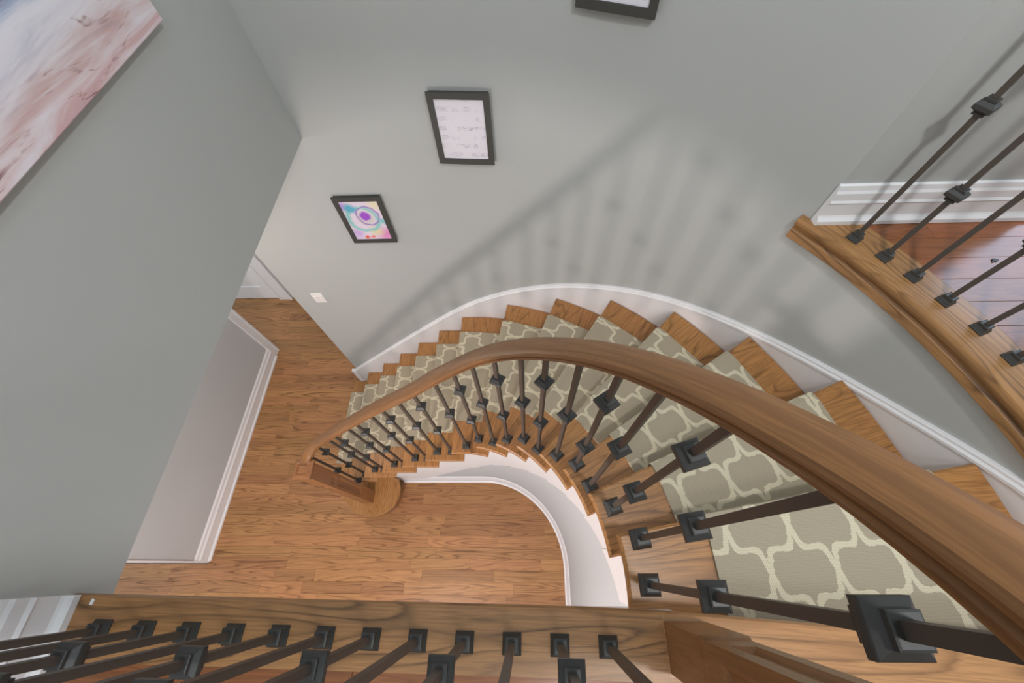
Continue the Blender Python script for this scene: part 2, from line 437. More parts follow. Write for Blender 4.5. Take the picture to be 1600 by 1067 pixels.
# landing edge: wide oak nosing board (straight part, then the top of the stairs)
def ynos(x): return -0.060 - 0.0137 * (x + 0.955) if x < 0.2 else -0.0758 - 0.063 * (x - 0.2)
def nosing_strip(name, x0, x1, label, mat='nosing'):
    pr = [(-0.112, 0.0), (-0.012, 0.0), (-0.004, -0.003), (0.0, -0.011), (0.0, -0.020), (-0.005, -0.028), (-0.014, -0.031), (-0.112, -0.031)]
    k = 8; path = [((x0 + (x1 - x0) * i / k, ynos(x0 + (x1 - x0) * i / k), H), (0, 1)) for i in range(k + 1)]
    o = sweep_obj(name, path, pr, mat); return tag(o, label, 'trim', kind='structure')
nosing_strip('trim_1', XW, 0.2 + 0.06, 'wide brown oak nosing board along the landing edge under the iron balusters')
nosing_strip('trim_2', 0.26, 1.262, 'oak nosing board, coloured as lit by the window, at the head of the stairs beside the newel post', 'nosing_lit')
# white apron below the landing edge
mb = MB(); mb.box(XW, 0.33, -0.105, -0.092, H - 0.25, H - 0.031)
tag(mb.build('trim_3', 'white'), 'white apron board below the landing nosing', 'trim', kind='structure')
# balcony edge: curved nosing over a curved fascia
pb = [((*PT(1.0, 90 - a)[0], 0), PT(1.0, 90 - a)[1]) for a in [38.6 - i * 1.6 for i in range(27)]]
def rpath(r, z): return [((CX + n[0] * r, CY + n[1] * r, z), n) for _, n in pb]
bal_n = sweep_obj('trim_4', rpath(1.622, H), [(0.135, 0.0), (0.012, 0.0), (0.004, -0.003), (0.0, -0.010), (0.0, -0.020), (0.005, -0.029), (0.014, -0.031), (0.135, -0.031)], 'nosing')
tag(bal_n, 'curved oak nosing along the balcony edge above the stairs', 'trim', kind='structure')
bal_f = sweep_obj('fascia', rpath(1.622, H - 0.031), [(0.135, 0.0), (0.016, 0.0), (0.020, -0.016), (0.010, -0.024), (0.008, -0.050), (0.016, -0.058), (0.135, -0.058)], 'nosing', bal_n)
# baseboards upstairs
ubp = [(0, 0), (0.024, 0), (0.024, 0.014), (0.016, 0.024), (0.013, 0.030), (0.013, 0.072), (0.018, 0.080), (0.014, 0.088), (0.014, 0.112), (0.010, 0.120), (0.008, 0.135), (0, 0.138)]
path = [((bx - 0.006, by, H), (0.15, -1)), ((1.56, by, H), (0, -1))]
tag(sweep_obj('baseboard_hall', path, ubp, 'white', smooth=False), 'white stepped baseboard of the upper hall behind the balcony railing', 'baseboard', kind='structure')
path = [((XW, -0.062, H), (1, 0)), ((XW, -2.4, H), (1, 0))]
tag(sweep_obj('baseboard_landing', path, ubp, 'white', smooth=False), 'white baseboard on the landing at the left end of the railing', 'baseboard', kind='structure')
# stub wall: baseboard and casings
lbp = [(0, 0), (0.030, 0), (0.030, 0.016), (0.018, 0.026), (0.018, 0.10), (0.022, 0.112), (0.012, 0.128), (0.010, 0.150), (0, 0.165)]
path = [((-2.735, 0.004, 0), (1, 0)), ((-2.735, 1.962, 0), (1, 0))]
tag(sweep_obj('baseboard_lower', path, lbp, 'white', smooth=False), 'white baseboard of the ground floor wall stub on the left', 'baseboard', kind='structure')
mb = MB(); mb.box(-2.735, -2.717, 1.962, 2.046, 0, 2.3); mb.box(-2.735, -2.711, 2.030, 2.050, 0, 2.3); mb.box(-2.87, -2.717, 2.040, 2.050, 0, 2.3)
tag(mb.build('trim_5', 'white'), 'white vertical casing at the far end of the lower wall stub', 'trim', kind='structure')
mb = MB(); mb.box(-2.868, -2.722, -0.018, -0.0115, 0, 2.3); mb.box(-2.735, -2.722, -0.018, 0.004, 0, 2.3)
tag(mb.build('trim_6', 'white'), 'thin white edge trim at the near end of the lower wall stub', 'trim', kind='structure')

# far door with casing
dr = tag(empty('door_1', (-3.31, 2.74, 0)), 'white panelled door at the far end of the ground floor hall', 'door', kind='structure')
def paneled(w, z0, z1, panels, dep=0.006):
    """front face (towards -y) at y=0 with recessed panels (x0,x1,z0,z1) in one or two columns"""
    xs = sorted({-w / 2, w / 2, *[p[0] for p in panels], *[p[1] for p in panels]})
    zs = sorted({z0, z1, *[p[2] for p in panels], *[p[3] for p in panels]})
    mb = MB()
    def inp(x, z): return any(p[0] < x < p[1] and p[2] < z < p[3] for p in panels)
    for xa, xb in zip(xs, xs[1:]):
        for za, zb in zip(zs, zs[1:]):
            if not inp((xa + xb) / 2, (za + zb) / 2): mb.add(([(xa, 0, za), (xb, 0, za), (xb, 0, zb), (xa, 0, zb)], [(0, 1, 2, 3)]))
    for a, b_, c, d in panels:
        e = dep * 1.6
        o = [(a, 0, c), (b_, 0, c), (b_, 0, d), (a, 0, d)]; i = [(a + e, dep, c + e), (b_ - e, dep, c + e), (b_ - e, dep, d - e), (a + e, dep, d - e)]
        mb.add((o + i, [(0, 1, 5, 4), (1, 2, 6, 5), (2, 3, 7, 6), (3, 0, 4, 7), (4, 5, 6, 7)]))
    return mb
W2 = 0.41
mb = paneled(0.82, 0.008, 2.04, [(-0.30, -0.05, 0.22, 0.85), (0.05, 0.30, 0.22, 0.85), (-0.30, -0.05, 1.0, 1.9), (0.05, 0.30, 1.0, 1.9)], 0.01)
mb.box(-W2, W2, 0.0125, 0.035, 0.008, 2.04)
mb.build('door_leaf', 'white', dr)
mb = MB(); mb.box(0.413, 0.56, -0.018, 0.02, 0.0, 2.14); mb.box(-0.56, -0.413, -0.018, 0.02, 0, 2.14); mb.box(-0.413, 0.413, -0.018, 0.02, 2.05, 2.14)
mb.box(0.413, 0.425, -0.024, -0.018, 0, 2.06); mb.box(0.535, 0.565, -0.026, -0.018, 0, 2.14)
mb.build('casing', 'white', dr)
for z in (0.38, 1.05, 1.75):
    mb = MB(); mb.box(0.404, 0.418, -0.012, -0.002, z, z + 0.09); mb.build('hinge', 'metal', dr)

# ------------------------------------------------------------------ staircase
st = tag(empty('staircase', (-1.0, 1.1, 0)), 'curved staircase with oak treads winding up from the hall to the landing', 'staircase')
bpy.context.view_layer.update()
INV = Matrix.Translation((1.0, -1.1, 0))
RNOSE = 0.636; RT = ROUT - 0.017
ANG = {8: 80.4, 9: 68.7, 10: 57.1, 11: 45.4, 12: 33.7, 13: 22.3, 14: 10.3, 15: -3.2}
def nline(i, r):
    """nosing line i at radius r: point, direction of climbing"""
    if i <= 7: return Vector((-1.911 + 0.2066 * i, CY + r)), Vector((1, 0))
    a = math.radians(ANG[i]); return Vector((CX + r * math.cos(a), CY + r * math.sin(a))), Vector((math.sin(a), -math.cos(a)))
def edge_between(i, r, back):
    """points along radius r from nosing line i to line i+1 + back"""
    p0, d0 = nline(i, r); p1, d1 = nline(i + 1, r); p1 = p1 + d1 * back
    if i < 7: return [p0, p1]
    a0 = math.atan2(p0.y - CY, p0.x - CX); a1 = math.atan2(p1.y - CY, p1.x - CX); r0 = (p0 - Vector((CX, CY))).length; r1 = (p1 - Vector((CX, CY))).length
    k = 6; return [Vector((CX + (r0 + (r1 - r0) * j / k) * math.cos(a0 + (a1 - a0) * j / k), CY + (r0 + (r1 - r0) * j / k) * math.sin(a0 + (a1 - a0) * j / k))) for j in range(k + 1)]
def local_frame(i):
    p, d = nline(i, 1.15)
    if i >= 7:
        p2, d2 = nline(i + 1, 1.15); p = (p + p2) / 2; d = (d + d2).normalized()
    lat = Vector((-d.y, d.x))
    m = Matrix(((d.x, lat.x, 0, p.x), (d.y, lat.y, 0, p.y), (0, 0, 1, i * RISE), (0, 0, 0, 1)))
    return m
for i in range(1, 15):
    if i == 1:
        arc1 = [(-1.640, 0.60), (-1.59, 0.50), (-1.523, 0.421), (-1.464, 0.375), (-1.383, 0.340), (-1.292, 0.336), (-1.20, 0.365), (-1.135, 0.42), (-1.105, 0.49), (-1.10, 0.56), (-1.125, 0.64)]
        poly = [(-1.705, CY + RT), (-1.705, 0.95), (-1.69, 0.76)] + arc1 + [(-1.30, 0.70), (-1.30, CY + RT)]
    else:
        inn = edge_between(i, RNOSE, 0.052); out = edge_between(i, RT, 0.052)
        poly = [tuple(p) for p in inn] + [tuple(p) for p in out[::-1]]
    m = local_frame(i); mi = m.inverted()
    v, f = prism(poly, i * RISE - 0.030, i * RISE, 0.006)
    v = [mi @ Vector(p) for p in v]
    obj('tread', v, f, 'tread', st, mw=INV @ m)
for i in range(1, 16):                                   # risers stand 28 mm behind the nosing
    if i == 1:
        a1 = inset([(-1.705, CY + RT), (-1.705, 0.95), (-1.69, 0.76)] + arc1 + [(-1.30, 0.70), (-1.30, CY + RT)], 0.026)
        v, f = prism(a1, 0.0, RISE - 0.029)
        obj('riser', v, f, 'newel', st, mw=INV); continue
    (pa, d), (pb2, _) = nline(i, RIN), nline(i, RT)
    a, b_ = pa + d * 0.028, pb2 + d * 0.028; c, e = b_ + d * 0.016, a + d * 0.016
    v, f = prism([tuple(a), tuple(b_), tuple(c), tuple(e)], (i - 1) * RISE - 0.001, i * RISE - (0.029 if i < 15 else 0.032))
    obj('riser', v, f, 'newel', st, mw=INV)
# white inner stringer: stepped on top, raking below
v = []; f = []
def strq(r, i, s):
    pts = edge_between(i, r, 0.0); k = len(pts) - 1
    x = s * k; j = min(int(x), k - 1); return pts[j].lerp(pts[j + 1], x - j)
def t_of(p):
    if p.x <= CX: return p.x - CX
    return 90 - math.degrees(math.atan2(p.y - CY, p.x - CX))
for i in range(2, 15):
    for k in range(6):
        quad = []
        for s in (k / 6, (k + 1) / 6):
            p = strq(RIN - 0.012, i, s) + nline(i, 1.0)[1] * 0.028
            if i == 2 and p.x < -1.30: p.x = -1.30
            q = p + (p - Vector((CX, CY))).normalized() * 0.02 if p.x > CX else p + Vector((0, 0.02))
            zt = i * RISE - 0.029; zb = min(zt - 0.03, max(0.0, zsb(t_of(p))))
            quad.append((p, q, zb, zt))
        (p0, q0, b0, t0), (p1, q1, b1, t1) = quad; n = len(v)
        v += [(p0.x, p0.y, b0), (p1.x, p1.y, b1), (p1.x, p1.y, t1), (p0.x, p0.y, t0), (q0.x, q0.y, b0), (q1.x, q1.y, b1), (q1.x, q1.y, t1), (q0.x, q0.y, t0)]
        f += [(n, n + 1, n + 2, n + 3), (n + 4, n + 7, n + 6, n + 5), (n, n + 4, n + 5, n + 1), (n + 3, n + 2, n + 6, n + 7), (n, n + 3, n + 7, n + 4), (n + 1, n + 5, n + 6, n + 2)]
obj('stringer', v, f, 'white', st, mw=INV)
# small scotia brackets under the tread returns
for i in range(3, 15):
    p, d = nline(i + 1, RNOSE + 0.040); lat = Vector((-d.y, d.x))
    m = Matrix(((d.x, lat.x, 0, p.x), (d.y, lat.y, 0, p.y), (0, 0, 1, i * RISE), (0, 0, 0, 1)))
    v, f = boxd(-0.02, 0.030, -0.022, 0.022, -0.045, -0.031); obj('scotia', v, f, 'tread', st, mw=INV @ m)
# white skirt board on the outer wall with a moulded cap
SK = [(-1.205, 0.44), (-0.469, 1.105), (-0.063, 1.455), (10.9, 1.675), (21, 1.835), (31.4, 1.985), (37.4, 2.071), (48.5, 2.212), (58.1, 2.335), (65.9, 2.445), (72.6, 2.550), (77.7, 2.640), (81.2, 2.715), (90, 2.85)]
def arcs(t): return t if t <= 0 else t * PI / 180 * ROUT
SKs = [(arcs(t), z) for t, z in SK]
def zsk(t):
    s = arcs(t); return sum(interp(s + d, SKs) for d in (-0.12, -0.06, 0, 0.06, 0.12)) / 5
path = [((*PT(ROUT, t)[0], zsk(t)), PT(ROUT, t)[1]) for t in trange(-1.60 - CX, 88, 0.08, 2.0)]
skp = [(0.004, 0.004), (-0.010, 0.004), (-0.014, -0.002), (-0.014, -0.010), (-0.021, -0.016), (-0.021, -0.026), (-0.016, -0.032), (-0.016, -0.42), (0.004, -0.42)]
sk = sweep_obj('skirt_board', path, skp, 'white', st); sk.matrix_parent_inverse = INV
v, f = boxd(-1.645, -1.598, CY + ROUT - 0.022, CY + ROUT + 0.004, 0.0, 0.42)
sb = obj('skirt_end_block', v, f, 'white', st, mw=INV)

# ------------------------------------------------------------------ carpet runner
verts = []; faces = []; uvs = []; v0 = 0.0
for i in range(1, 15):
    ri, ro = (0.860, 1.497) if i >= 8 else ((0.845, 1.503) if i == 7 else (0.825, 1.507))
    pf = local_frame(i); pm = pf.to_translation(); d = Vector((pf[0][0], pf[1][0])); lat = Vector((pf[0][1], pf[1][1]))
    zt = i * RISE; zb = (i - 1) * RISE + (0.006 if i > 1 else 0.0)
    K = 4
    depth = max((nline(i + 1, 1.17)[0] - nline(i, 1.17)[0]).length, 0.2)
    prof = [(0.021, zb), (0.021, zt - 0.040), (0.004, zt - 0.037), (-0.007, zt - 0.030), (-0.010, zt - 0.014), (-0.006, zt + 0.001), (0.006, zt + 0.007), (0.030, zt + 0.008)]
    cum = [0]
    for a, b_ in zip(prof, prof[1:]): cum.append(cum[-1] + math.hypot(b_[0] - a[0], b_[1] - a[1]))
    base = len(verts); grid = []
    for k in range(K + 1):
        r = ri + (ro - ri) * k / K
        p, dd = nline(i, r); p2, d2 = nline(i + 1, r)
        back = p2 + d2 * 0.021
        line = [(p + dd * a, z, c) for (a, z), c in zip(prof, cum)]
        cb = cum[-1] + (back - (p + dd * 0.030)).length
        line.append((back, zt + 0.008, None))
        grid.append(line)
    pref = nline(i, 1.17)[0]
    for k, line in enumerate(grid):
        for j, (q, z, c) in enumerate(line):
            verts.append((q.x, q.y, z))
            u = (q - Vector((pm.x, pm.y))).dot(lat)
            vv = v0 + cum[-1] + ((q - pref).dot(d) - 0.030) if (c is None or j == len(line) - 2) else v0 + c
            uvs.append((u, vv))
    m_ = len(grid[0])
    for k in range(K):
        for j in range(m_ - 1):
            a = base + k * m_ + j; faces.append((a, a + 1, a + m_ + 1, a + m_))
    # bound side edges a few millimetres down to the wood
    for k, sgn in ((0, -1), (K, 1)):
        nb = len(verts)
        for j, (q, z, c) in enumerate(grid[k]):
            p, dd = nline(i, ri if k == 0 else ro)
            drop = 0.008
            qq = q + lat * sgn * 0.001
            verts.append((qq.x, qq.y, z - drop) if j >= 5 else (qq.x + d.x * 0.006, qq.y + d.y * 0.006, z)); uvs.append(uvs[base + k * m_ + j])
        for j in range(m_ - 1):
            a = base + k * m_ + j; faces.append((a, a + 1, nb + j + 1, nb + j))
    v0 += cum[-1] + depth
fu = [[uvs[i] for i in f_] for f_ in faces]
o = obj('stair_carpet', verts, faces, 'carpet', None, True, fu)
tag(o, 'taupe carpet runner with cream trellis pattern climbing the stairs', 'carpet')

# ------------------------------------------------------------------ balusters
def rings(prof, mat, name):
    """square lathe: prof = (z, half width)"""
    v = []; f = []
    for z, h in prof: v += [(-h, -h, z), (h, -h, z), (h, h, z), (-h, h, z)]
    for k in range(len(prof) - 1):
        for j in range(4):
            a, b_ = k * 4 + j, k * 4 + (j + 1) % 4; f.append((a, b_, b_ + 4, a + 4))
    f.append((3, 2, 1, 0)); n = (len(prof) - 1) * 4; f.append((n, n + 1, n + 2, n + 3))
    me = bpy.data.meshes.new(name); me.from_pydata(v, [], f); me.materials.append(MT[mat]); return me
def scaled(p, k): return [(z * k, h * k) for z, h in p]
KNP = ([(-0.023, 0.0125), (-0.022, 0.0145), (-0.016, 0.0145), (-0.015, 0.0130), (-0.013, 0.0150), (-0.007, 0.0225), (-0.005, 0.0235), (0.005, 0.0235), (0.007, 0.0225), (0.013, 0.0150), (0.015, 0.0130), (0.016, 0.0145), (0.022, 0.0145), (0.023, 0.0125)])
KN = rings(scaled(KNP, 0.95), 'iron', 'knuckle'); KN2 = rings(scaled(KNP, 0.81), 'iron', 'knuckle')
SHP = [(0.0, 0.0215), (0.004, 0.0215), (0.006, 0.0200), (0.018, 0.0135), (0.019, 0.0150), (0.027, 0.0150), (0.028, 0.0120)]
SH = rings(scaled(SHP, 1.12), 'iron', 'shoe'); SH2 = rings(scaled(SHP, 0.84), 'iron', 'shoe')
HB = 0.0066
def baluster(parent, x, y, z0, z1, ang, knz, inv, upper=False):
    m = inv @ Matrix.Translation((x, y, z0)) @ Matrix.Rotation(ang, 4, 'Z')
    hb = 0.0060 if upper else HB
    v, f = boxd(-hb, hb, -hb, hb, 0.0, z1 - z0)
    b = obj('baluster', v, f, 'iron_bar', parent, mw=m)
    link('shoe', SH2 if upper else SH, b)
    for z in knz:
        if z0 + 0.06 < z < z1 - 0.03: link('knuckle', KN2 if upper else KN, b, Matrix.Translation((0, 0, z - z0)))
    return b
RAILP = [(-0.018, -0.064), (-0.020, -0.052), (-0.026, -0.047), (-0.0285, -0.040), (-0.024, -0.035), (-0.0245, -0.031), (-0.031, -0.026), (-0.033, -0.017), (-0.0305, -0.008), (-0.024, -0.002), (-0.012, 0.002), (0.0, 0.003)]
RAILP = RAILP + [(-a, b) for a, b in RAILP[-2::-1]]
# stair rail ----------------------------------------------------------------
sr = tag(empty('stair_railing', (-1.36, 0.5, RISE)), 'oak handrail on black iron balusters following the curved flight', 'railing')
bpy.context.view_layer.update(); ISR = Matrix.Translation((1.36, -0.5, -RISE))
RR = 0.682
RZ = [(-0.96, 1.375), (-0.847, 1.475), (-0.67, 1.68), (-0.339, 2.03), (-0.10, 2.255), (8.6, 2.477), (22.5, 2.692), (32, 2.826), (40.2, 2.937), (48.5, 3.052), (57.3, 3.172), (64.3, 3.264), (69.5, 3.333), (73.7, 3.388), (76.9, 3.430), (79.5, 3.463), (81.6, 3.489), (83.3, 3.511), (86, 3.543), (92, 3.605)]
def arcr(t): return t if t <= 0 else t * PI / 180 * RR
RZs = [(arcr(t), z) for t, z in RZ]
def zrail(t):
    s = arcr(t); return sum(interp(s + d, RZs) for d in (-0.04, -0.02, 0, 0.02, 0.04)) / 5
path = []
# turn down to the starting newel
x0, y0 = -1.255, CY + RR
NX, NY = -1.362, 0.492
for k in range(9):
    a = k / 8 * PI / 2
    rad = 0.107
    px, py = x0 - rad * math.sin(a), y0 - rad * (1 - math.cos(a)); n = (-math.sin(a), math.cos(a))
    path.append(((px, py, 1.362 + (zrail(x0 - CX) - 1.362) * (1 - k / 8) ** 1.7), n))
path.append(((x0 - 0.107, NY + 0.035, 1.358), (-1, 0)))
path = path[::-1]
path = [(p, (-n[0], -n[1])) if False else (p, n) for p, n in path]
path += [((*PT(RR, t)[0], zrail(t)), PT(RR, t)[1]) for t in trange(x0 + 0.04 - CX, 92.8, 0.05, 2.0)]
hr = sweep_obj('handrail', path, RAILP, 'rail', sr); hr.matrix_parent_inverse = ISR
# balusters of the flight, from the landing down
ths = [0.3, 8.7, 17.0, 25.4, 32.6, 40.8, 49.2, 56.3, 64.8, 72.6, 80.0, 88.2]
trd = [14, 14, 13, 12, 12, 11, 10, 10, 9, 8, 8, 7]
seq = [(CX + 0.688 * math.cos(math.radians(a)), CY + 0.688 * math.sin(math.radians(a)), k, 90 - a) for a, k in zip(ths, trd)]
seq += [(x, 0.650, k, x - CX) for x, k in zip((-0.499, -0.594, -0.705, -0.79, -0.918, -0.995, -1.135, -1.205, -1.35), (6, 6, 5, 5, 4, 4, 3, 3, 2))]
for j, (x, y, k, t) in enumerate(seq):
    zt = zrail(t) - 0.055
    e = 0.0 if t < 70 else (t - 70) / 20
    kz = (zt - 0.58 + 0.10 * e, zt - 0.19 + 0.06 * e) if j % 2 == 0 else (zt - 0.40 + 0.02 * e,)
    baluster(sr, x, y, k * RISE, zt, 0.0 if t <= 0 else math.radians(-t), kz, ISR)
baluster(sr, -1.400, 0.597, 2 * RISE, 1.32, 0.0, (0.80,), ISR)

# newel posts
def newel(parent, x, y, z0, wdt, zs, cap, inv, ztop):
    root = obj('newel_post', *(lambda m: (m.v, m.f))(newel_shaft(wdt, zs)), 'newel', parent, mw=inv @ Matrix.Translation((x, y, z0)))
    if cap:
        h = wdt / 2
        me = rings([(0.0, h + 0.004), (0.008, h + 0.010), (0.020, h + 0.012), (0.024, h + 0.010), (0.028, h + 0.002), (0.032, h - 0.004), (0.034, h - 0.016), (0.030, h - 0.018), (0.036, 0.018), (0.038, 0.004)], 'newel', 'cap')
        link('cap', me, root, Matrix.Translation((0, 0, ztop - z0)))
    return root
def newel_shaft(wdt, spec):
    """spec = (z0, z1, panels)"""
    z0, z1, panels = spec; mb = MB(); h = wdt / 2
    for k in range(4):
        p = paneled(wdt, z0, z1, [(-h + 0.018, h - 0.018, a, b) for a, b in panels], 0.007)
        c, s = math.cos(k * PI / 2), math.sin(k * PI / 2)
        mb.add(([(c * px - s * (py - h), s * px + c * (py - h), pz) for px, py, pz in p.v], p.f))
    mb.add(([(-h, -h, z1), (h, -h, z1), (h, h, z1), (-h, h, z1)], [(0, 1, 2, 3)]))
    return mb
newel(sr, NX, NY, RISE, 0.094, (0.0, 1.125, [(0.30, 0.74), (0.78, 0.86)]), True, ISR, 1.325)

# landing rail ----------------------------------------------------------------
lr = tag(empty('landing_railing', (-0.3, -0.13, H)), 'row of black iron balusters along the near landing edge with oak newel', 'railing')
bpy.context.view_layer.update(); ILR = Matrix.Translation((0.3, 0.13, -H))
def ybal(x): return -0.1215 - 0.016 * (x + 0.85)
lx = [-0.858 + 0.0917 * k for k in range(12)]
for j, x in enumerate(lx):
    baluster(lr, x, ybal(x), H, H + 0.86, -0.016, (H + 0.24, H + 0.61) if j % 2 == 0 else (H + 0.42,), ILR, True)
path = [((x, ybal(x), H + 0.915), (0, 1)) for x in (XW, -0.5, 0.0, 0.26)]
hr = sweep_obj('handrail', path, RAILP, 'rail', lr); hr.matrix_parent_inverse = ILR
up = newel(lr, 0.302, -0.1365, H, 0.072, (0.0, 0.98, [(0.24, 0.80)]), True, ILR, H + 0.98)
mb = newel_shaft(0.080, (0.0, 0.175, []))
obj('plinth', mb.v, mb.f, 'newel', up)
me = rings([(0.175, 0.040), (0.183, 0.0385), (0.190, 0.0362)], 'newel', 'plinth_moulding'); link('plinth_moulding', me, up)

# balcony rail ----------------------------------------------------------------
br = tag(empty('balcony_railing', (1.2, 0.6, H)), 'curved row of black iron balusters on the balcony at the upper right', 'railing')
bpy.context.view_layer.update(); IBR = Matrix.Translation((-1.2, -0.6, -H))
RBB = 1.695
bang = [33.3, 30.1, 27.1, 23.85, 20.5, 17.35, 14.2, 11.0, 7.8, 4.6]
for j, a in enumerate(bang):
    rr = 1.682 + min(0.024, j * 0.006)
    x, y = CX + rr * math.cos(math.radians(a)), CY + rr * math.sin(math.radians(a))
    baluster(br, x, y, H, H + 0.86, math.radians(a), (H + 0.405,) if j % 2 == 0 else (H + 0.232, H + 0.61), IBR, True)
path = [((CX + RBB * math.cos(math.radians(a)), CY + RBB * math.sin(math.radians(a)), H + 0.915), (math.cos(math.radians(a)), math.sin(math.radians(a)))) for a in [36.6 - 2 * k for k in range(18)]]
hr = sweep_obj('handrail', path, RAILP, 'rail', br); hr.matrix_parent_inverse = IBR

# ------------------------------------------------------------------ pictures
def art_abstract():
    m, nt, b = new_mat('abstract_print')
    tc = N(nt, 'ShaderNodeTexCoord')
    nz = N(nt, 'ShaderNodeTexNoise', inp={'Scale': 14.0, 'Detail': 4}); nt.links.new(tc.outputs['Object'], nz.inputs['Vector'])
    dis = N(nt, 'ShaderNodeVectorMath', operation='MULTIPLY_ADD'); nt.links.new(nz.outputs['Color'], dis.inputs[0]); dis.inputs[1].default_value = (0.035, 0, 0.035); nt.links.new(tc.outputs['Object'], dis.inputs[2])
    def blob(c, cx, cz, r, soft, colr, ring=None):
        d = N(nt, 'ShaderNodeVectorMath', operation='DISTANCE'); nt.links.new(dis.outputs[0], d.inputs[0]); d.inputs[1].default_value = (cx + 0.0175, 0.0, cz + 0.0175)
        sp = N(nt, 'ShaderNodeVectorMath', operation='MULTIPLY'); sp.inputs[1].default_value = (1, 0, 1); nt.links.new(dis.outputs[0], sp.inputs[0]); nt.links.new(sp.outputs[0], d.inputs[0])
        x = d.outputs['Value']
        if ring: x = math_n(nt, 'ABSOLUTE', math_n(nt, 'SUBTRACT', x, ring))
        fac = N(nt, 'ShaderNodeMapRange', inp={1: r, 2: r + soft, 3: 1.0, 4: 0.0}); nt.links.new(x, fac.inputs[0])
        return mixc(nt, fac.outputs[0], c, colr)
    c = srgb(228, 216, 232)
    c = blob(c, 0.075, -0.10, 0.02, 0.05, srgb(226, 150, 200))
    c = blob(c, 0.03, -0.075, 0.012, 0.04, srgb(228, 218, 178))
    c = blob(c, 0.075, 0.11, 0.01, 0.04, srgb(232, 222, 192))
    c = blob(c, -0.075, -0.09, 0.01, 0.035, srgb(208, 178, 232))
    c = blob(c, -0.095, 0.10, 0.012, 0.03, srgb(192, 156, 226))
    c = blob(c, -0.01, 0.012, 0.004, 0.014, srgb(150, 206, 204), 0.078)
    c = blob(c, -0.055, 0.085, 0.016, 0.026, srgb(96, 176, 204))
    c = blob(c, 0.0, 0.02, 0.040, 0.018, srgb(214, 206, 208))
    c = blob(c, 0.005, 0.03, 0.024, 0.012, srgb(160, 88, 206))
    c = blob(c, 0.02, 0.035, 0.001, 0.006, srgb(160, 126, 198), 0.060)
    c = blob(c, -0.03, -0.122, 0.006, 0.012, srgb(236, 104, 80))
    c = blob(c, 0.0, -0.120, 0.004, 0.012, srgb(236, 116, 84))
    c = blob(c, 0.09, -0.005, 0.006, 0.02, srgb(130, 200, 206))
    nt.links.new(c, b.inputs['Base Color']); b.inputs['Roughness'].default_value = 0.25
    return m
def art_paper(name, dense):
    m, nt, b = new_mat(name)
    tc = N(nt, 'ShaderNodeTexCoord'); sep = N(nt, 'ShaderNodeSeparateXYZ'); nt.links.new(tc.outputs['Object'], sep.inputs[0])
    mp = N(nt, 'ShaderNodeMapping'); mp.inputs['Scale'].default_value = (120, 1, 260); nt.links.new(tc.outputs['Object'], mp.inputs[0])
    sc = N(nt, 'ShaderNodeTexNoise', inp={'Scale': 1.0, 'Detail': 2, 'Distortion': 1.5}); nt.links.new(mp.outputs[0], sc.inputs['Vector'])
    bandn = N(nt, 'ShaderNodeTexNoise', inp={'Scale': 26.0, 'Detail': 1}); nt.links.new(tc.outputs['Object'], bandn.inputs['Vector'])
    rows = math_n(nt, 'SINE', math_n(nt, 'MULTIPLY', sep.outputs[2], 2 * PI / 0.040))
    rowm = ramp(nt, math_n(nt, 'MULTIPLY_ADD', rows, 0.5, 0.5), [(0.45, 0.0), (0.6, 1.0)])
    ink = ramp(nt, sc.outputs['Fac'], [(0.50, 0.0), (0.60, 1.0)])
    blk = ramp(nt, bandn.outputs['Fac'], [(0.46, 0.0), (0.56, 1.0)])
    fac = math_n(nt, 'MULTIPLY', math_n(nt, 'MULTIPLY', math_n(nt, 'MULTIPLY', rowm, ink), blk), dense)
    nt.links.new(mixc(nt, fac, srgb(226, 222, 230), srgb(120, 116, 140)), b.inputs['Base Color']); b.inputs['Roughness'].default_value = 0.3
    return m
MT['art1'] = art_abstract(); MT['art2'] = art_paper('framed_document', 0.55); MT['art3'] = art_paper('framed_sheet', 0.25)
def picture(name, label, t, zc, wdt, hgt, art):
    q, n = PT(ROUT, t)
    ang = math.atan2(n.y, n.x) - PI / 2
    base = Matrix.Translation((q.x, q.y, zc)) @ Matrix.Rotation(ang, 4, 'Z')
    root = tag(empty(name), label, 'picture', 'black framed pictures on the curved stair wall'); root.matrix_world = base
    w2, h2, fr = wdt / 2, hgt / 2, 0.025
    sag = 0.0 if t <= 0 else 0.006
    mb = MB()
    # front lip, deeper body set back a little
    for a in ((-w2, w2, h2 - fr, h2), (-w2, w2, -h2, -h2 + fr), (-w2, -w2 + fr, -h2 + fr, h2 - fr), (w2 - fr, w2, -h2 + fr, h2 - fr)):
        mb.box(a[0], a[1], -0.024 - sag, -0.016 - sag, a[2], a[3])
    e = 0.006
    for a in ((-w2 + e, w2 - e, h2 - fr, h2 - e), (-w2 + e, w2 - e, -h2 + e, -h2 + fr), (-w2 + e, -w2 + fr, -h2 + fr, h2 - fr), (w2 - fr, w2 - e, -h2 + fr, h2 - fr)):
        mb.box(a[0], a[1], -0.016 - sag, -0.001 if t <= 0 else -0.004, a[2], a[3])
    mb.build('frame', 'frame', root)
    v, f = boxd(-w2 + fr - 0.002, w2 - fr + 0.002, -0.018 - sag, -0.012 - sag, -h2 + fr - 0.002, h2 - fr + 0.002)
    obj('print', v, f, art, root)
    return root
picture('picture_frame', 'black framed colourful abstract print with a purple centre, lowest on the stair wall', -0.836 - CX, 2.287, 0.248, 0.318, 'art1')
picture('picture_frame', 'black framed white handwritten document, middle picture on the stair wall', 5.1, 2.783, 0.248, 0.312, 'art2')
picture('picture_frame', 'black framed white sheet cut off at the top edge, highest on the curved wall', 24.4, 3.387, 0.244, 0.318, 'art3')

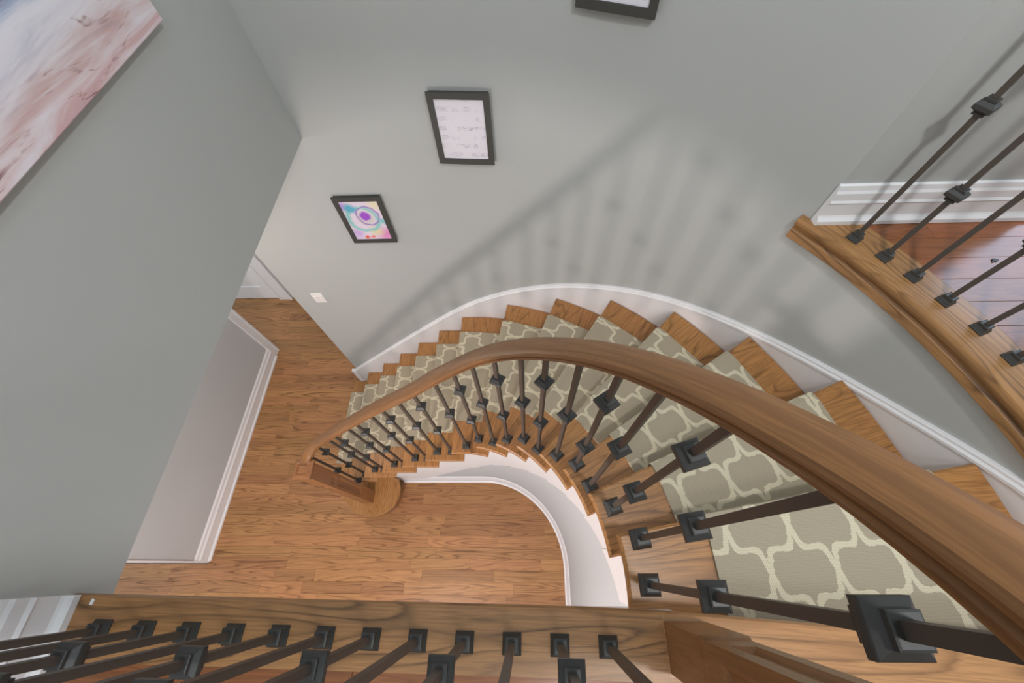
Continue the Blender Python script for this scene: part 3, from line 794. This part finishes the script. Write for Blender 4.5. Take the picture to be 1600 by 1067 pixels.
def art_marble():
    m, nt, b = new_mat('marbled_canvas')
    tc = N(nt, 'ShaderNodeTexCoord')
    mp = N(nt, 'ShaderNodeMapping'); mp.inputs['Rotation'].default_value = (math.radians(-18), 0, 0); mp.inputs['Scale'].default_value = (1.0, 1.1, 5.0); nt.links.new(tc.outputs['Object'], mp.inputs[0])
    n1 = N(nt, 'ShaderNodeTexNoise', inp={'Scale': 1.6, 'Detail': 2.5, 'Distortion': 0.7, 'Roughness': 0.5}); nt.links.new(mp.outputs[0], n1.inputs['Vector'])
    n2 = N(nt, 'ShaderNodeTexNoise', inp={'Scale': 2.4, 'Detail': 4, 'Distortion': 0.8}); nt.links.new(mp.outputs[0], n2.inputs['Vector'])
    sep = N(nt, 'ShaderNodeSeparateXYZ'); nt.links.new(tc.outputs['Object'], sep.inputs[0])
    zz = math_n(nt, 'ADD', math_n(nt, 'MULTIPLY_ADD', sep.outputs[2], 4.6, 2.12), math_n(nt, 'MULTIPLY_ADD', n1.outputs['Fac'], 0.7, -0.35))
    zz = math_n(nt, 'ADD', zz, math_n(nt, 'MULTIPLY', sep.outputs[1], -0.12))
    c = ramp(nt, zz, [(0.0, srgb(214, 176, 178)), (0.12, srgb(226, 206, 210)), (0.24, srgb(206, 172, 170)), (0.36, srgb(228, 220, 226)), (0.48, srgb(190, 188, 204)), (0.60, srgb(222, 224, 234)), (0.76, srgb(140, 162, 198)), (1.0, srgb(228, 228, 236))])
    mp2 = N(nt, 'ShaderNodeMapping'); mp2.inputs['Rotation'].default_value = (math.radians(10), 0, 0); mp2.inputs['Scale'].default_value = (1.0, 1.6, 16.0); nt.links.new(tc.outputs['Object'], mp2.inputs[0])
    n4 = N(nt, 'ShaderNodeTexNoise', inp={'Scale': 1.3, 'Detail': 5, 'Distortion': 0.9, 'Roughness': 0.6}); nt.links.new(mp2.outputs[0], n4.inputs['Vector'])
    c = mixc(nt, ramp(nt, n4.outputs['Fac'], [(0.46, 0.0), (0.60, 0.75)]), c, srgb(232, 228, 236))
    c = mixc(nt, ramp(nt, n4.outputs['Fac'], [(0.34, 0.55), (0.45, 0.0)]), c, srgb(172, 150, 160))
    rid = math_n(nt, 'ABSOLUTE', math_n(nt, 'SUBTRACT', n2.outputs['Fac'], 0.5))
    vein = math_n(nt, 'MULTIPLY', ramp(nt, rid, [(0.0, 1.0), (0.012, 0.0)]), ramp(nt, n4.outputs['Fac'], [(0.40, 1.0), (0.52, 0.0)]))
    c = mixc(nt, vein, c, srgb(126, 72, 66))
    nt.links.new(c, b.inputs['Base Color']); b.inputs['Roughness'].default_value = 0.5
    return m
MT['marble'] = art_marble()
cv = tag(empty('canvas_painting', (XW, 0.72, 3.79)), 'pink and blue marbled canvas hanging on the left wall', 'painting')
v, f = prism([(-0.50, 0.0), (0.50, 0.0), (0.50, 0.031), (-0.50, 0.031)], -0.455, 0.455, 0.003)
v = [(b_, a, c) for a, b_, c in v]
obj('canvas', v, f, 'marble', cv)
mb = MB(); mb.box(0.0005, 0.004, -0.49, 0.49, -0.44, 0.44); mb.build('stretcher_frame', 'tread', cv)

# light switch on the stair wall
sw = tag(empty('light_switch', (-1.424, CY + ROUT, 1.578)), 'white double rocker light switch on the stair wall near the foot of the stairs', 'light switch')
v, f = prism([(-0.040, -0.052), (0.040, -0.052), (0.040, 0.052), (-0.040, 0.052)], 0.0, 0.006, 0.002)
obj('plate', [(a, -c, b_) for a, b_, c in v], f, 'plastic', sw)
for x in (-0.018, 0.018):
    v, f = prism([(-0.013, -0.026), (0.013, -0.026), (0.013, 0.026), (-0.013, 0.026)], 0.004, 0.0095, 0.001)
    obj('rocker', [(a, -c, b_) for a, b_, c in v], f, 'plastic', sw, mw=Matrix.Translation((x, 0, 0)))

# small bits lying about
random.seed(3)
pts = [(0.011 * (0.55 + 0.6 * random.random()) * math.cos(a), 0.007 * (0.5 + 0.7 * random.random()) * math.sin(a)) for a in [k * PI / 5 for k in range(10)]]
v = [(x, y, 0.0006 + 0.004 * random.random()) for x, y in pts] + [(x * 0.9, y * 0.9, 0.0) for x, y in pts]
f = [tuple(range(10)), tuple(range(19, 9, -1))] + [(k, (k + 1) % 10, 10 + (k + 1) % 10, 10 + k) for k in range(10)]
o = obj('scrap', v, f, 'iron'); o.location = (1.372, 0.782, H - 0.0015); o.rotation_euler = (0, 0, 0.5)
tag(o, 'tiny dark scrap lying on the upper hall floorboards', 'scrap')
v, f = prism([(-0.004, -0.005), (0.003, -0.006), (0.005, 0.004), (-0.002, 0.006)], 0.0, 0.0012, 0.0004)
o = obj('paint_chip', v, f, 'white'); o.location = (-0.902, -0.074, H)
tag(o, 'tiny white paint chip on the landing nosing near the left wall', 'paint chip')
